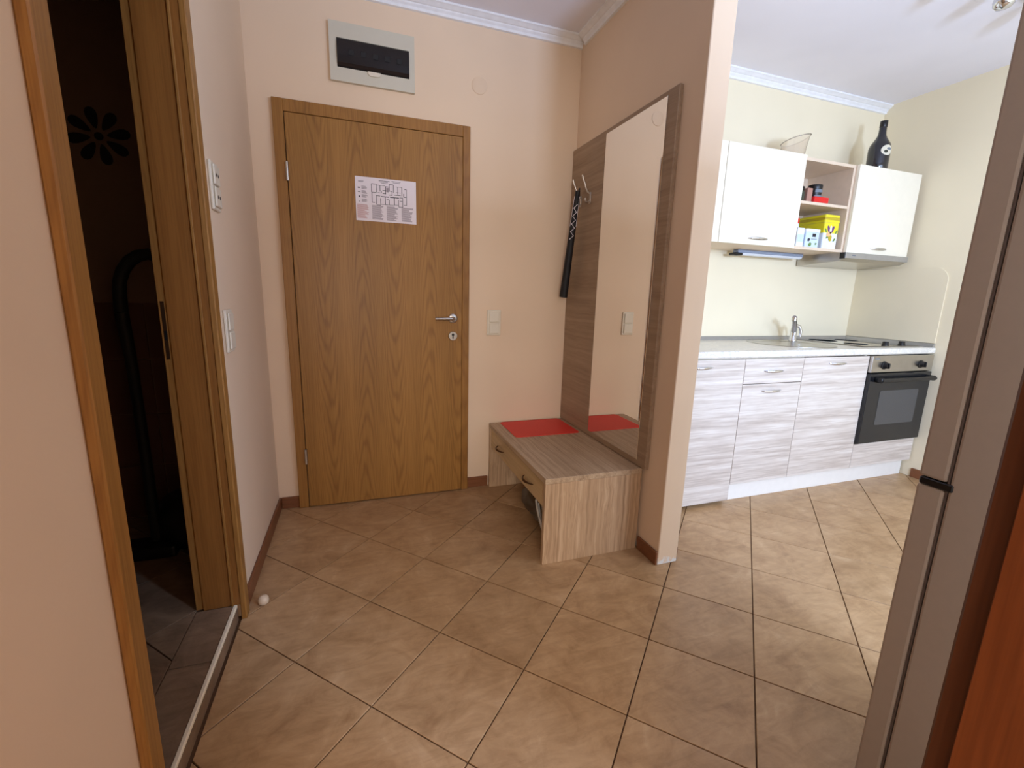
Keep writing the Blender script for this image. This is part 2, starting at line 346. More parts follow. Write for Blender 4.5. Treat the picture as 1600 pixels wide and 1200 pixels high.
# floor tiles: 33 cm squares at about 44 degrees
TA, TS, TO1, TO2, GAP = math.radians(43.8), 0.3335, 0.00216, 0.10801, 0.0040
def clip(poly, x0, x1, y0, y1):
    for ax, lim, sg in ((0, x0, 1), (0, x1, -1), (1, y0, 1), (1, y1, -1)):
        out = []
        for i, p in enumerate(poly):
            q = poly[(i+1) % len(poly)]; dp, dq = (p[ax]-lim)*sg, (q[ax]-lim)*sg
            if dp >= 0: out.append(p)
            if (dp >= 0) != (dq >= 0):
                t = dp/(dp-dq); out.append((p[0]+(q[0]-p[0])*t, p[1]+(q[1]-p[1])*t))
        poly = out
        if len(poly) < 3: return []
    return poly
def area(p): return abs(sum(p[i][0]*p[(i+1) % len(p)][1]-p[(i+1) % len(p)][0]*p[i][1] for i in range(len(p))))/2
def lay_tiles(parent, rect, ztop, mat, thick=0.008, origin=(TO1, TO2)):
    e1 = (math.cos(TA), math.sin(TA)); e2 = (-math.sin(TA), math.cos(TA)); h = (TS-GAP)/2; shared = None; po = ROOT[parent.name]
    full = [(sx*h*e1[0]+sy*h*e2[0], sx*h*e1[1]+sy*h*e2[1]) for sx, sy in ((-1, -1), (1, -1), (1, 1), (-1, 1))]
    def mesh_of(poly):
        cx = sum(p[0] for p in poly)/len(poly); cy = sum(p[1] for p in poly)/len(poly); n = len(poly)
        k = 1-0.0010/max(0.02, math.sqrt(area(poly))/2)
        vs = [(x, y, -thick) for x, y in poly]+[(x, y, -0.0008) for x, y in poly]+[(cx+(x-cx)*k, cy+(y-cy)*k, 0) for x, y in poly]
        fs = [(i, (i+1) % n, n+(i+1) % n, n+i) for i in range(n)]+[(n+i, n+(i+1) % n, 2*n+(i+1) % n, 2*n+i) for i in range(n)]+[tuple(range(2*n, 3*n))]
        me = bpy.data.meshes.new('tile'); me.from_pydata(vs, [], fs); me.materials.append(mat); return me
    for i in range(-30, 30):
        for j in range(-30, 30):
            c1, c2 = (i+0.5+origin[0])*TS, (j+0.5+origin[1])*TS
            cx, cy = c1*e1[0]+c2*e2[0], c1*e1[1]+c2*e2[1]
            if not (rect[0]-0.3 < cx < rect[1]+0.3 and rect[2]-0.3 < cy < rect[3]+0.3): continue
            poly = clip([(cx+x, cy+y) for x, y in full], *rect)
            if not poly or area(poly) < 0.0012: continue
            if area(poly) > 0.9999*(TS-GAP)**2:
                if shared is None: shared = mesh_of(full)
                me, ox, oy = shared, cx, cy
            else:
                ox = sum(p[0] for p in poly)/len(poly); oy = sum(p[1] for p in poly)/len(poly)
                me = mesh_of([(x-ox, y-oy) for x, y in poly])
            o = bpy.data.objects.new('tile', me); COL.objects.link(o); o.parent = parent
            o.location = (ox-po[0], oy-po[1], ztop-po[2])
lay_tiles(floor, (WL, KX, -3.0, -0.001), 0.0, TILE)
ceiling = struct(MB().box(-2.46, KX+0.14, YF-0.14, 0.14, ZC, ZC+0.1).build('ceiling', CEIL), 'plain white ceiling over hall and kitchen', 'ceiling')
struct(MB().box(-1.75, PX1, 0, 0.12, 0, ZC).build('wall_back', WALL), 'peach cream wall around the entrance door', 'wall')
struct(MB().box(PX1+0.0005, KX+0.12, KY, 0.12, 0, ZC).build('wall_kitchen', KWALL), 'cream wall behind the kitchen units', 'wall')
struct(MB().box(PX0, PX1, PEND, -0.0005, 0, ZC, 0.003).build('wall_middle', WALLP, base=(PX0, PEND, 0)), 'partition wall between hall and kitchen with chipped foot', 'wall')
DY0, DY1, DZ = -1.615, -0.873, 2.07      # hole in the left wall for the bathroom door
wl = MB().box(-0.14, WL, DY1, -0.0005, 0, ZC).box(-0.14, WL, YN0, DY0, 0, ZC).box(-0.14, WL, DY0, DY1, DZ, ZC)
struct(wl.build('wall_left', WALL), 'peach left wall with the open bathroom doorway', 'wall')
struct(MB().box(KX, KX+0.12, YF, KY-0.0005, 0, ZC).build('wall_right', KWALL), 'cream wall at the right end of the kitchen', 'wall')
wn = MB().box(-2.32, -0.1405, YN0, YN1, 0, ZC).box(0.97, 1.17, YN0, YN1, 0, ZC).box(WL, 0.97, YN0, YN1, 2.10, ZC).box(1.05, 1.17, YF, YN0, 0, ZC)
struct(wn.build('wall_near', WALL), 'bedroom wall beside the camera', 'wall')
YL = -3.4     # outer wall of the kitchen and living corner, nearer than the bedroom's
wf = MB().box(-2.32, -1.5, YF-0.12, YF, 0, ZC).box(0.3, 1.17, YF-0.12, YF, 0, ZC)
wf.box(-1.5, 0.3, YF-0.12, YF, 0, 0.6).box(-1.5, 0.3, YF-0.12, YF, 2.15, ZC)
struct(wf.build('wall_front', WALL), 'outer bedroom wall with added window opening behind the camera', 'wall')
wk = MB().box(1.1705, 1.92, YL-0.12, YL, 0, ZC).box(4.0, KX-0.0005, YL-0.12, YL, 0, ZC).box(1.92, 4.0, YL-0.12, YL, 0, 0.1).box(1.92, 4.0, YL-0.12, YL, 2.3, ZC)
struct(wk.build('wall_balcony', KWALL), 'outer kitchen wall with balcony window to the right behind the camera', 'wall')
for nm, x0, x1, z0, z1, ys, lab in (('window_1', 1.92, 4.0, 0.1, 2.3, YL, 'balcony window of the kitchen behind the camera'), ('window_2', -1.5, 0.3, 0.6, 2.15, YF, 'added bedroom window behind the camera, opening for the hall fill light')):  # the bedroom window is unseen, added to house the hall fill
    xm = 2.38 if nm == 'window_1' else (x0+x1)/2
    w = MB().box(x0, x0+0.04, ys-0.09, ys-0.03, z0, z1).box(x1-0.05, x1, ys-0.09, ys-0.03, z0, z1).box(x0+0.04, x1-0.05, ys-0.09, ys-0.03, z0, z0+0.05).box(x0+0.04, x1-0.05, ys-0.09, ys-0.03, z1-0.05, z1).box(xm-0.05, xm+0.05, ys-0.09, ys-0.03, z0+0.05, z1-0.05).build(nm, WHITEP)
    struct(w, lab, 'window')
struct(MB().box(-2.44, -2.32, YF, YN1, 0, ZC).build('wall_bedroom', WALL), 'far side wall of the bedroom behind the camera', 'wall')
# bathroom shell beyond the left wall
BZ = 0.06
struct(MB().box(-1.72, -1.60, -2.10, 0, 0, ZC).build('wall_bathroom_side', DARKW), 'dark side wall inside the bathroom', 'wall')
struct(MB().box(-1.60, -0.1405, -2.10, -2.0, 0, ZC).build('wall_bathroom_near', DARKW), 'dark near wall inside the bathroom', 'wall')
bw = struct(MB().box(-1.60, -0.1405, -0.03, -0.0005, BZ, ZC).build('wall_bathroom_back', DARKW), 'dark tiled bathroom wall seen through the doorway', 'wall')
for k in range(4):       # darker wall tiles up to breast height
    for r in range(4):
        MB().box(-1.59+k*0.362, -1.59+k*0.362+0.358, -0.036, -0.03, BZ+0.001+r*0.262, BZ+0.001+r*0.262+0.258, 0.0012).build('wall_tile', DARKW2, bw)
bf = struct(MB().box(-1.60, -0.036, -2.0, -0.0305, 0, BZ-0.006).build('floor_bathroom', GROUT), 'brown tiled bathroom floor raised one low step', 'floor')
lay_tiles(bf, (-1.60, -0.158, -2.0, -0.037), BZ, BTILE, origin=(0.35, 0.42))
for y0, y1 in ((-1.60, -1.152), (-1.149, -0.892)):
    MB().box(-0.155, -0.042, y0, y1, BZ-0.006, BZ, 0.001).build('threshold_tile', BTILE, bf)
struct(MB().box(-0.041, -0.029, -1.60, -0.892, BZ-0.010, BZ+0.003, 0.002).build('trim_1', STRIP), 'ivory edge strip along the bathroom step', 'trim')
struct(MB().box(-0.0355, -0.029, -1.60, -0.892, 0.0, BZ-0.0105).build('trim_2', BTILE), 'narrow tiled riser under the ivory edge strip', 'trim')

# cornices
def cornice(name, a, b, wall, lab):
    prof = [(0, 0), (0.050, 0), (0.050, -0.009), (0.044, -0.012), (0.030, -0.022), (0.024, -0.024), (0.022, -0.029), (0.014, -0.038), (0.012, -0.050), (0, -0.052)]
    m = MB()
    if wall[0] == 'y': m.prism([(wall[1]+d*wall[2], ZC+h) for d, h in prof], 'x', a, b)
    else: m.prism([(wall[1]+d*wall[2], ZC+h) for d, h in prof], 'y', a, b)
    struct(m.build(name, CORN), lab, 'cornice')
cornice('trim_3', WL, PX0, ('y', 0.0, -1), 'white moulded cornice above the entrance door')
cornice('trim_4', PEND, -0.049, ('x', PX0, -1), 'white moulded cornice above the mirror panel')
cornice('trim_5', -2.37, -0.049, ('x', WL, 1), 'white moulded cornice along the left wall')
cornice('trim_6', PX1+0.001, KX, ('y', KY, -1), 'white moulded cornice above the kitchen cabinets')
# baseboards
def baseboard(name, x0, x1, y0, y1, lab):
    struct(MB().box(x0, x1, y0, y1, 0.0, 0.065, 0.003).build(name, BASEB), lab, 'baseboard')
baseboard('baseboard_left', WL, WL+0.012, -0.848, -0.0005, 'brown baseboard along the left wall')
baseboard('baseboard_back_left', WL+0.0125, 0.081, -0.012, -0.0005, 'short brown baseboard left of the entrance door')
baseboard('baseboard_back_right', 1.031, 1.163, -0.012, -0.0005, 'short brown baseboard right of the entrance door')
baseboard('baseboard_middle', PX0-0.012, PX0, PEND, -0.900, 'short brown baseboard beside the bench end')
baseboard('baseboard_kitchen', PX1, PX1+0.014, PEND+0.012, -0.66, 'brown baseboard on the kitchen side of the partition')
baseboard('baseboard_right', KX-0.012, KX, -3.0, -0.66, 'brown baseboard along the right kitchen wall')

# ------------------------------------------------------------------ entrance door
def make_entrance_door():
    d = thing('door_1', 'closed golden oak entrance door with a paper notice on it', 'door', (0.556, -0.02, 0)); d['kind'] = 'structure'
    x0, x1, zt = 0.082, 1.030, 2.06
    MB().box(x0, x0+0.048, -0.026, -0.0005, 0, zt, 0.002).build('frame_side', OAKF, d)
    MB().box(x1-0.040, x1, -0.026, -0.0005, 0, zt, 0.002).build('frame_side', OAKF, d)
    MB().box(x0+0.0482, x1-0.0402, -0.026, -0.0005, 2.005, zt, 0.002).build('frame_head', OAKF, d)
    leaf = MB().box(x0+0.052, x1-0.0425, -0.032, -0.001, 0.006, 2.0005, 0.002).build('leaf', OAK, d)
    for z in (1.74, 0.30):
        MB().lathe([(0.0075, -0.042), (0.0075, 0.042)], (x0+0.050, -0.036, z), seg=12).build('hinge', SATIN, d)
    h = MB().lathe([(0.026, 0), (0.026, -0.006), (0.022, -0.009), (0.0, -0.009)], (0.934, -0.0325, 1.049), 'y').build('handle', SATIN, d)
    lv = MB(); lv.tube([(0.934, -0.041, 1.049), (0.934, -0.070, 1.049), (0.930, -0.080, 1.049), (0.918, -0.084, 1.049), (0.88, -0.085, 1.049), (0.828, -0.083, 1.048)], [0.009, 0.009, 0.010, 0.0095, 0.009, 0.008], 12)
    lv.build('lever', SATIN, h)
    e = MB().lathe([(0.026, 0), (0.026, -0.005), (0.0235, -0.008), (0.0, -0.008)], (0.934, -0.0325, 0.950), 'y').build('lock_rosette', SATIN, d)
    k = MB().lathe([(0.0075, -0.0082), (0.0075, -0.0088), (0, -0.0088)], (0.934, -0.0325, 0.957), 'y', 14); k.box(0.9305, 0.9375, -0.0413, -0.0407, 0.934, 0.953)
    k.build('keyhole', BLACKP, e)
    return d
make_entrance_door()
# paper evacuation plan stuck on the leaf
def make_notice():
    x0, x1, z0, z1, y = 0.437, 0.738, 1.541, 1.752, -0.0325
    t = thing('paper_notice', 'white landscape paper with floor plan drawing stuck on the entrance door', 'notice', ((x0+x1)/2, y, z0))
    MB().box(x0, x1, y-0.0006, y, z0, z1).build('sheet', PAPER, t)
    yi = y-0.0010; W, H = x1-x0, z1-z0
    def q(m, a, b, c, e): m.box(x0+a*W, x0+b*W, yi, yi+0.0003, z1-e*H, z1-c*H)
    ink = MB()
    def hl(a, b, c, t=0.006): q(ink, a, b, c-t, c+t)
    def vl(a, c, e, t=0.0045): q(ink, a-t, a+t, c, e)
    # outline of the floor plan (fractions of the sheet)
    hl(.26, .34, .14); vl(.26, .14, .33); vl(.34, .14, .32); hl(.26, .34, .33, .005); vl(.265, .33, .56); hl(.26, .31, .56); hl(.34, .48, .16, .004); vl(.40, .16, .30); hl(.36, .42, .33); vl(.42, .28, .33)
    hl(.44, .50, .27); hl(.44, .49, .34); vl(.49, .17, .35); vl(.55, .12, .28); hl(.49, .55, .18); hl(.55, .62, .12); vl(.62, .12, .30); hl(.55, .60, .27); vl(.595, .27, .37); hl(.55, .60, .36)
    hl(.66, .76, .16, .004); vl(.69, .16, .33); hl(.63, .74, .35); hl(.66, .74, .29, .005); vl(.76, .16, .36); vl(.835, .20, .57); hl(.80, .835, .20); hl(.79, .835, .38); vl(.79, .30, .38); hl(.79, .835, .57)
    hl(.33, .40, .40); vl(.335, .40, .60); vl(.405, .45, .60); hl(.335, .405, .61); hl(.41, .54, .41, .009); vl(.48, .41, .59, .006); hl(.40, .47, .59, .004); hl(.47, .53, .59); vl(.545, .47, .59); hl(.50, .54, .47)
    hl(.56, .71, .41, .009); vl(.63, .41, .59, .006); hl(.54, .62, .59, .004); hl(.64, .70, .58, .004); vl(.70, .46, .61); hl(.70, .77, .62); vl(.77, .39, .62); hl(.72, .77, .40); hl(.72, .77, .48, .005)
    hl(.38, .56, .055, .006); hl(.59, .74, .045, .005); hl(.40, .53, .085, .004); hl(.61, .73, .075, .004); hl(.42, .52, .108, .003)
    q(ink, .04, .075, .24, .265); q(ink, .04, .08, .345, .355); q(ink, .05, .07, .43, .47); q(ink, .055, .065, .55, .57)
    ink.build('printed_plan', INK, t)['kind'] = 'stuff'
    g = MB()
    def rows(m, a, b, c, e, n, seed):
        rr = random.Random(seed)
        for k in range(n):
            cc = c+(e-c)*k/n; q(m, a, a+(b-a)*(0.62+0.38*rr.random()), cc, cc+(e-c)/n*0.62)
    q(g, .50, .54, .20, .30); rows(g, .05, .16, .09, .13, 3, 9)
    for c in (.21, .31, .40, .50): rows(g, .10, .20, c, c+.075, 4, int(c*100))
    for k, a in enumerate((.26, .50, .75)): rows(g, a, a+.20, .625, .96, 15, k)
    g.build('printed_text', INKG, t)['kind'] = 'stuff'
    r = MB(); rows(r, .02, .21, .625, .95, 15, 5); r.build('printed_red_text', INKR, t)['kind'] = 'stuff'
make_notice()

# ------------------------------------------------------------------ fuse box, cover, switches
def make_fuse_box():
    x0, x1, z0, z1 = 0.345, 0.741, 2.175, 2.428
    t = thing('fuse_box', 'grey plastic fuse box with smoked flap above the entrance door', 'fuse box', ((x0+x1)/2, 0, z0))
    wx0, wx1, wz0, wz1 = 0.378, 0.715, 2.235, 2.360
    c = MB().box(x0, x1, -0.020, -0.0005, wz1, z1).box(x0, x1, -0.020, -0.0005, z0, wz0)
    c.box(x0, wx0, -0.020, -0.0005, wz0, wz1).box(wx1, x1, -0.020, -0.0005, wz0, wz1)
    c.build('cover', GREYP, t)
    prof = [(-0.010, wz0+0.001), (-0.020, wz0+0.006), (-0.027, wz0+0.02), (-0.030, wz0+0.05), (-0.030, wz1-0.03), (-0.024, wz1-0.006), (-0.016, wz1-0.001), (-0.010, wz1-0.001)]
    f = MB().prism(prof, 'x', wx0+0.001, wx1-0.001).build('flap', SMOKE, t)
    for k in range(5):   # breaker toggles showing through the flap
        MB().box(0.43+k*0.056, 0.455+k*0.056, -0.0325, -0.0295, 2.288, 2.312, 0.001).build('breaker', BLACKM, f)
    MB().prism([(0.516, wz0), (0.519, wz0-0.014), (0.528, wz0-0.019), (0.565, wz0-0.019), (0.574, wz0-0.014), (0.577, wz0)], 'y', -0.027, -0.0195).build('latch_tab', WHITEP, t)
make_fuse_box()
tag(MB().lathe([(0.042, 0), (0.042, -0.003), (0.039, -0.005), (0, -0.005)], (1.082, -0.0005, 2.272), 'y', 32).build('cover_plate', WALL, base=(1.082, 0, 2.23)), 'round blank cover painted over on wall right of fuse box', 'cover plate')
def switch(name, face, along, z0, z1, kind, label):
    """face: 'y' on the back wall (along = x0), 'x' on the left wall (along = y0)"""
    w = 0.084; m = (z0+z1)/2
    def bx(mb, a0, a1, d0, d1, c0, c1, b):
        if face == 'y': mb.box(along+a0, along+a1, -d1, -d0, c0, c1, b)
        else: mb.box(WL+d0, WL+d1, along+a0, along+a1, c0, c1, b)
        return mb
    t = thing(name, label, 'switch' if kind != 'socket' else 'socket', (along+w/2, 0, z0) if face == 'y' else (WL, along+w/2, z0))
    bx(MB(), 0, w, 0.0005, 0.010, z0, z1, 0.003).build('frame', WHITEP, t)
    for c0, c1 in ((z0+0.011, m-0.003), (m+0.003, z1-0.011)):
        r = bx(MB(), 0.011, w-0.011, 0.0102, 0.017, c0, c1, 0.003).build('rocker' if kind != 'socket' else 'socket_insert', WHITEP, t)
        if kind == 'socket':
            c = (c0+c1)/2
            for dy in (-0.011, 0.011):
                MB().lathe([(0.006, 0.0172), (0.006, 0.0176), (0, 0.0176)], (WL, along+w/2+dy, c), 'x', 12).build('pin_hole', BLACKP, r)
switch('light_switch', 'y', 1.144, 0.950, 1.100, 'switch', 'ivory double light switch on wall between entrance door and bench')
switch('light_switch', 'x', -0.750, 0.960, 1.110, 'switch', 'ivory double light switch on left wall, below the socket plate')
switch('wall_socket', 'x', -0.760, 1.440, 1.595, 'socket', 'ivory two-part socket plate high on left wall')

# ------------------------------------------------------------------ bathroom door frame
d2 = thing('door_2', 'golden oak frame of the open doorway in the left wall', 'door', (-0.08, -1.24, 0)); d2['kind'] = 'structure'
MB().box(WL+0.0005, -0.001, -0.894, -0.850, 0.0, 2.12, 0.003).build('casing', OAKF, d2)
MB().box(WL+0.0005, 0.000, -1.646, -1.595, 0.0, 2.12, 0.003).build('casing', OAKF, d2)
MB().box(WL+0.0005, -0.001, -1.594, -0.895, 2.05, 2.12, 0.003).build('casing', OAKF, d2)
j = MB().box(-0.133, -0.0195, -0.890, -0.8735, BZ, 2.065).build('jamb', OAKD, d2)
MB().box(-0.046, -0.039, -0.896, -0.8905, BZ, 2.045, 0.001).build('rubber_seal', OAKF, j)
jl = MB().box(-0.158, -0.1335, -0.884, -0.8735, BZ, 2.065, 0.002).build('rebate', OAKF, d2)
MB().box(-0.151, -0.141, -0.8850, -0.8842, 0.96, 1.14).build('strike_plate', BRONZE, jl)
MB().box(-0.149, -0.143, -0.8854, -0.8851, 1.02, 1.05).build('strike_hole', BLACKP, jl)
MB().box(-0.158, -0.0195, -1.6145, -1.600, BZ, 2.065).build('jamb', OAKD, d2)
MB().box(-0.158, -0.0195, -1.599, -0.891, 2.051, 2.066).build('head', OAKD, d2)
# black flower sticker on the dark wall
fl = thing('wall_flower', 'black eight-petalled flower sticker on the dark bathroom wall', 'wall sticker', (-0.572, -0.030, 1.72))
fc = Vector((-0.585, -0.0318, 1.800))
for k in range(8):
    a = 2*PI*k/8+0.2; m = []
    for s in range(14):
        w = 2*PI*s/14; rr, tt = 0.072+0.042*math.cos(w), 0.026*math.sin(w)*(0.75+0.35*math.cos(w))
        m.append((fc.x+rr*math.cos(a)-tt*math.sin(a), fc.z+rr*math.sin(a)+tt*math.cos(a)))
    MB().prism(m, 'y', fc.y-0.0015, fc.y+0.0010).build('petal', BLACKM, fl)
MB().lathe([(0.016, 0.001), (0.016, -0.0015), (0, -0.0015)], tuple(fc), 'y', 16).build('centre', BLACKM, fl)
# vacuum cleaner standing in the dark
v = thing('vacuum_cleaner', 'black vacuum cleaner with curved hose standing inside the dark bathroom', 'vacuum cleaner', (-0.34, -0.36, BZ))
vb = MB().lathe([(0.0, 0.02), (0.13, 0.02), (0.15, 0.06), (0.15, 0.14), (0.12, 0.21), (0.05, 0.245), (0.0, 0.25)], (-0.30, -0.33, BZ), 'z', 28, 1.0).build('body', BLACKP, v)
for dx in (-0.12, 0.12): MB().lathe([(0.05, -0.015), (0.055, 0), (0.05, 0.015)], (-0.30+dx, -0.33, BZ+0.055), 'x', 18).build('wheel', RUBBER, v)
path = [(-0.425, -0.42, BZ+0.06), (-0.425, -0.42, 0.55), (-0.432, -0.41, 0.90), (-0.442, -0.41, 1.08)]
MB().tube(path, [0.020, 0.019, 0.019, 0.023], 12).build('tube', BLACKM, v)
hp = [(-0.442, -0.41, 1.08)]
for k in range(11):
    a = PI*k/10; hp.append((-0.335-0.108*math.cos(a), -0.40, 1.15+0.155*math.sin(a)))
hp += [(-0.235, -0.39, 0.95), (-0.245, -0.36, 0.60), (-0.27, -0.34, 0.305)]
MB().tube(hp, 0.022, 12).build('hose', BLACKM, v)
MB().box(-0.56, -0.34, -0.49, -0.37, BZ+0.001, BZ+0.055, 0.012, 2).build('floor_nozzle', BLACKP, v)
# ball door stop
tag(MB().lathe([(0.012, 0.0), (0.017, 0.004), (0.0195, 0.014), (0.0185, 0.024), (0.012, 0.033), (0.0, 0.036)], (0.040, -0.822, 0.0), 'z', 20).build('door_stop', BALL), 'small ivory ball door stop on floor by bathroom doorway', 'door stop')

# ------------------------------------------------------------------ bench, mat, bag, wall panel with mirror
def make_bench():
    x0, x1, y0, y1 = 1.165, 1.658, -0.898, -0.013
    t = thing('shoe_bench', 'beige streaked laminate shoe bench with one drawer under the mirror', 'bench', ((x0+x1)/2, (y0+y1)/2, 0))
    MB().box(x0, x1, y0, y1, 0.386, 0.411, 0.0015).build('top', LAMY, t)
    MB().box(x0+0.002, x1, y0+0.001, y0+0.024, 0.0, 0.3855, 0.001).build('end_panel', LAMZ, t)
    MB().box(x0+0.002, x1, y1-0.024, y1-0.001, 0.0, 0.3855, 0.001).build('end_panel', LAMZ, t)
    MB().box(x1-0.018, x1-0.001, y0+0.0245, y1-0.0245, 0.0, 0.3855, 0.001).build('back_panel', LAMY, t)
    dr = MB().box(x0+0.010, x0+0.028, y0+0.027, y1-0.027, 0.262, 0.376, 0.0015).build('drawer', DRAWF, t)
    MB().box(x0+0.029, x1-0.03, y0+0.04, y1-0.04, 0.268, 0.280).build('drawer_bottom', SHELFM, dr)
    for y in (-0.232, -0.677):
        bow_handle((x0+0.010, y-0.058, 0.317), (x0+0.010, y+0.058, 0.317), (-1, 0, 0), 0.026, 0.0055, n=13, ratio=1.2).build('handle', BRONZE, dr)
make_bench()
tag(MB().prism(rounded(1.232, 1.628, -0.326, -0.018, 0.022), 'z', 0.4115, 0.4140).build('placemat', REDMAT), 'bright red placemat lying on the shoe bench', 'placemat')
def make_bag():
    t = thing('plastic_bag', 'crumpled pale plastic bag with straps stowed under the bench', 'bag', (1.36, -0.55, 0.001))
    rr = random.Random(3)
    bm = bmesh.new(); bmesh.ops.create_icosphere(bm, subdivisions=4, radius=1.0)
    from mathutils import noise
    for vx in bm.verts:
        c = vx.co.copy(); k = 1+0.22*noise.noise(c*2.3)+0.10*noise.noise(c*6.1)
        p = Vector((c.x*0.12*k, c.y*0.25*k, c.z*0.105*k+0.11)); p.z = max(p.z, 0.0+0.002*abs(c.x)); p.z = min(p.z, 0.235); vx.co = p+Vector((1.36, -0.55, 0.001))
    bm.verts.index_update(); m = MB().add([vx.co[:] for vx in bm.verts], [[q.index for q in f.verts] for f in bm.faces], True); bm.free()
    m.build('bag_skin', BAG, t)
    for a, b, c in (((1.225, -0.66, 0.20), (1.205, -0.74, 0.13), (1.235, -0.82, 0.03)), ((1.24, -0.70, 0.21), (1.215, -0.79, 0.15), (1.235, -0.845, 0.12)), ((1.23, -0.68, 0.19), (1.225, -0.73, 0.07), (1.25, -0.80, 0.02))):
        P = [Vector(a).lerp(Vector(b), k/5)*(1-k/5)+Vector(b).lerp(Vector(c), k/5)*(k/5) for k in range(6)]
        MB().tube(P, [0.012, 0.013, 0.011, 0.014, 0.012, 0.009], 8, up=(1, 0, 0), ratio=0.3).build('strap', SMALLG, t)
    MB().lathe([(0.0, 0.0), (0.05, 0.005), (0.062, 0.04), (0.05, 0.075), (0, 0.085)], (1.33, -0.80, 0.105), 'z', 18, 0.9).build('dark_content', BLACKM, t)
make_bag()
def make_panel():
    x = 1.650; xb = PX0-0.0005; y0, y1, z0, z1 = -0.926, -0.0015, 0.4125, 2.021
    t = thing('wall_panel', 'taupe streaked wall panel with tall mirror and coat hooks above the bench', 'wall panel', (x, (y0+y1)/2, z0))
    MB().box(x, xb, y0, y1, z0, z1, 0.003).build('board', LAMP, t)
    g = MB().box(x-0.0045, x-0.0003, -0.862, -0.383, 0.442, 1.999, 0.0012).build('mirror', MIRROR, t); g['label'] = 'tall frameless mirror glass'
    for y in (-0.130, -0.241):
        h = MB().box(x-0.004, x-0.0003, y-0.010, y+0.010, 1.690, 1.750, 0.0015)
        h.tube([(x-0.003, y, 1.742), (x-0.020, y, 1.752), (x-0.030, y, 1.770), (x-0.036, y, 1.790), (x-0.048, y, 1.812), (x-0.054, y, 1.832)], [0.005, 0.005, 0.0045, 0.0045, 0.005, 0.006], 10)
        h.tube([(x-0.003, y, 1.705), (x-0.012, y, 1.698), (x-0.024, y, 1.699), (x-0.030, y, 1.708), (x-0.031, y, 1.716)], [0.005, 0.0045, 0.0045, 0.005, 0.006], 10)
        h.build('hook', SATIN, t)
make_panel()
def make_sleeve():
    top, bot = Vector((1.606, -0.176, 1.765)), Vector((1.590, -0.090, 1.185))
    t = thing('umbrella_sleeve', 'long black tapered sleeve with white zigzag hanging from a coat hook', 'umbrella', tuple(bot))
    n = 12; P = [top.lerp(bot, k/(n-1)) for k in range(n)]; rad = [0.0135+0.0105*(k/(n-1))**0.8 for k in range(n)]
    MB().tube(P, rad, 16).build('sleeve', BLACKM, t)
    MB().tube([top+Vector((0, 0.0, -0.006)), top+Vector((0.012, 0.006, 0.016)), top+Vector((0.016, 0.010, -0.020)), top+Vector((0.016, 0.012, -0.07))], 0.004, 8).build('hanging_cord', BLACKP, t)
    ax = (bot-top).normalized(); cdir = (Vector((CX, CY, 1.5))-top); cdir = (cdir-ax*ax.dot(cdir)).normalized(); side = ax.cross(cdir).normalized()
    Z = []
    for k in range(10):
        f = 0.12+0.32*k/9; r = 0.0135+0.0105*f**0.8; w = 0.55*(1 if k % 2 else -1)
        Z.append(top.lerp(bot, f)+(cdir*math.cos(w)+side*math.sin(w))*(r+0.0006))
    MB().tube(Z, 0.0024, 6).build('zigzag', PAPER, t)
    for sg in (-1, 1):
        MB().tube([top.lerp(bot, f)+(cdir*math.cos(1.15*sg)+side*math.sin(1.15*sg))*(0.0135+0.0105*f**0.8+0.0003) for f in (0.05, 0.15, 0.25, 0.32)], 0.0011, 6).build('edge_piping', PAPER, t)
make_sleeve()

# ------------------------------------------------------------------ kitchen base units
YFR = -0.642; YCAR = -0.622
def front(parent, x0, x1, z0, z1, name='door', y=YFR, mat=None):
    return MB().box(x0+0.0015, x1-0.0015, y, y+0.018, z0, z1, 0.0012).build(name, mat or KFRONT, parent)
def khandle(parent, xc, z, w=0.15, y=YFR):
    return bow_handle((xc-w/2, y, z), (xc+w/2, y, z), (0, -1, 0), 0.024, 0.0068, ratio=1.15).build('handle', CHROME, parent)
def carcass(parent, x0, x1, z0=0.121, z1=0.876):
    return MB().box(x0+0.0005, x1-0.0005, YCAR, KY-0.002, z0, z1).build('body', CREAM, parent)
def kthing(name, label, cat, x0, x1, z0=0.0): return thing(name, label, cat, ((x0+x1)/2, (YFR+KY)/2, z0))
t = kthing('dishwasher', 'appliance with full-height pale ash door next to the partition', 'dishwasher', 1.873, 2.473)
carcass(t, 1.873, 2.473, 0.06); khandle(front(t, 1.873, 2.473, 0.024, 0.872), 2.173, 0.832)
for x in (1.90, 2.44): MB().lathe([(0.018, 0), (0.018, 0.01), (0.010, 0.012), (0.010, 0.06)], (x, -0.56, 0.0), 'z', 12).build('foot', BLACKP, t)
t = kthing('drawer_cabinet', 'narrow pale ash base cabinet with drawer above door', 'cabinet', 2.473, 2.923)
carcass(t, 2.473, 2.923, 0.121, 0.876); khandle(front(t, 2.473, 2.923, 0.729, 0.872, 'drawer'), 2.694, 0.801); khandle(front(t, 2.473, 2.923, 0.121, 0.725), 2.694, 0.684)
t = kthing('sink_cabinet', 'wide pale ash base cabinet under the sink left of the oven', 'cabinet', 2.923, 3.487)
MB().box(2.9235, 2.9415, YCAR, KY-0.002, 0.121, 0.876).box(3.4685, 3.4865, YCAR, KY-0.002, 0.121, 0.876).box(2.9416, 3.4684, YCAR, KY-0.002, 0.121, 0.139).build('body', CREAM, t)
khandle(front(t, 2.923, 3.487, 0.121, 0.872), 3.208, 0.833)
t = kthing('oven_cabinet', 'pale ash housing panel below the built-in oven', 'cabinet', 3.487, 4.098)
MB().box(3.4875, 4.098, YCAR, KY-0.002, 0.121, 0.283).build('body', CREAM, t); front(t, 3.487, 4.098, 0.121, 0.284, 'front_panel')
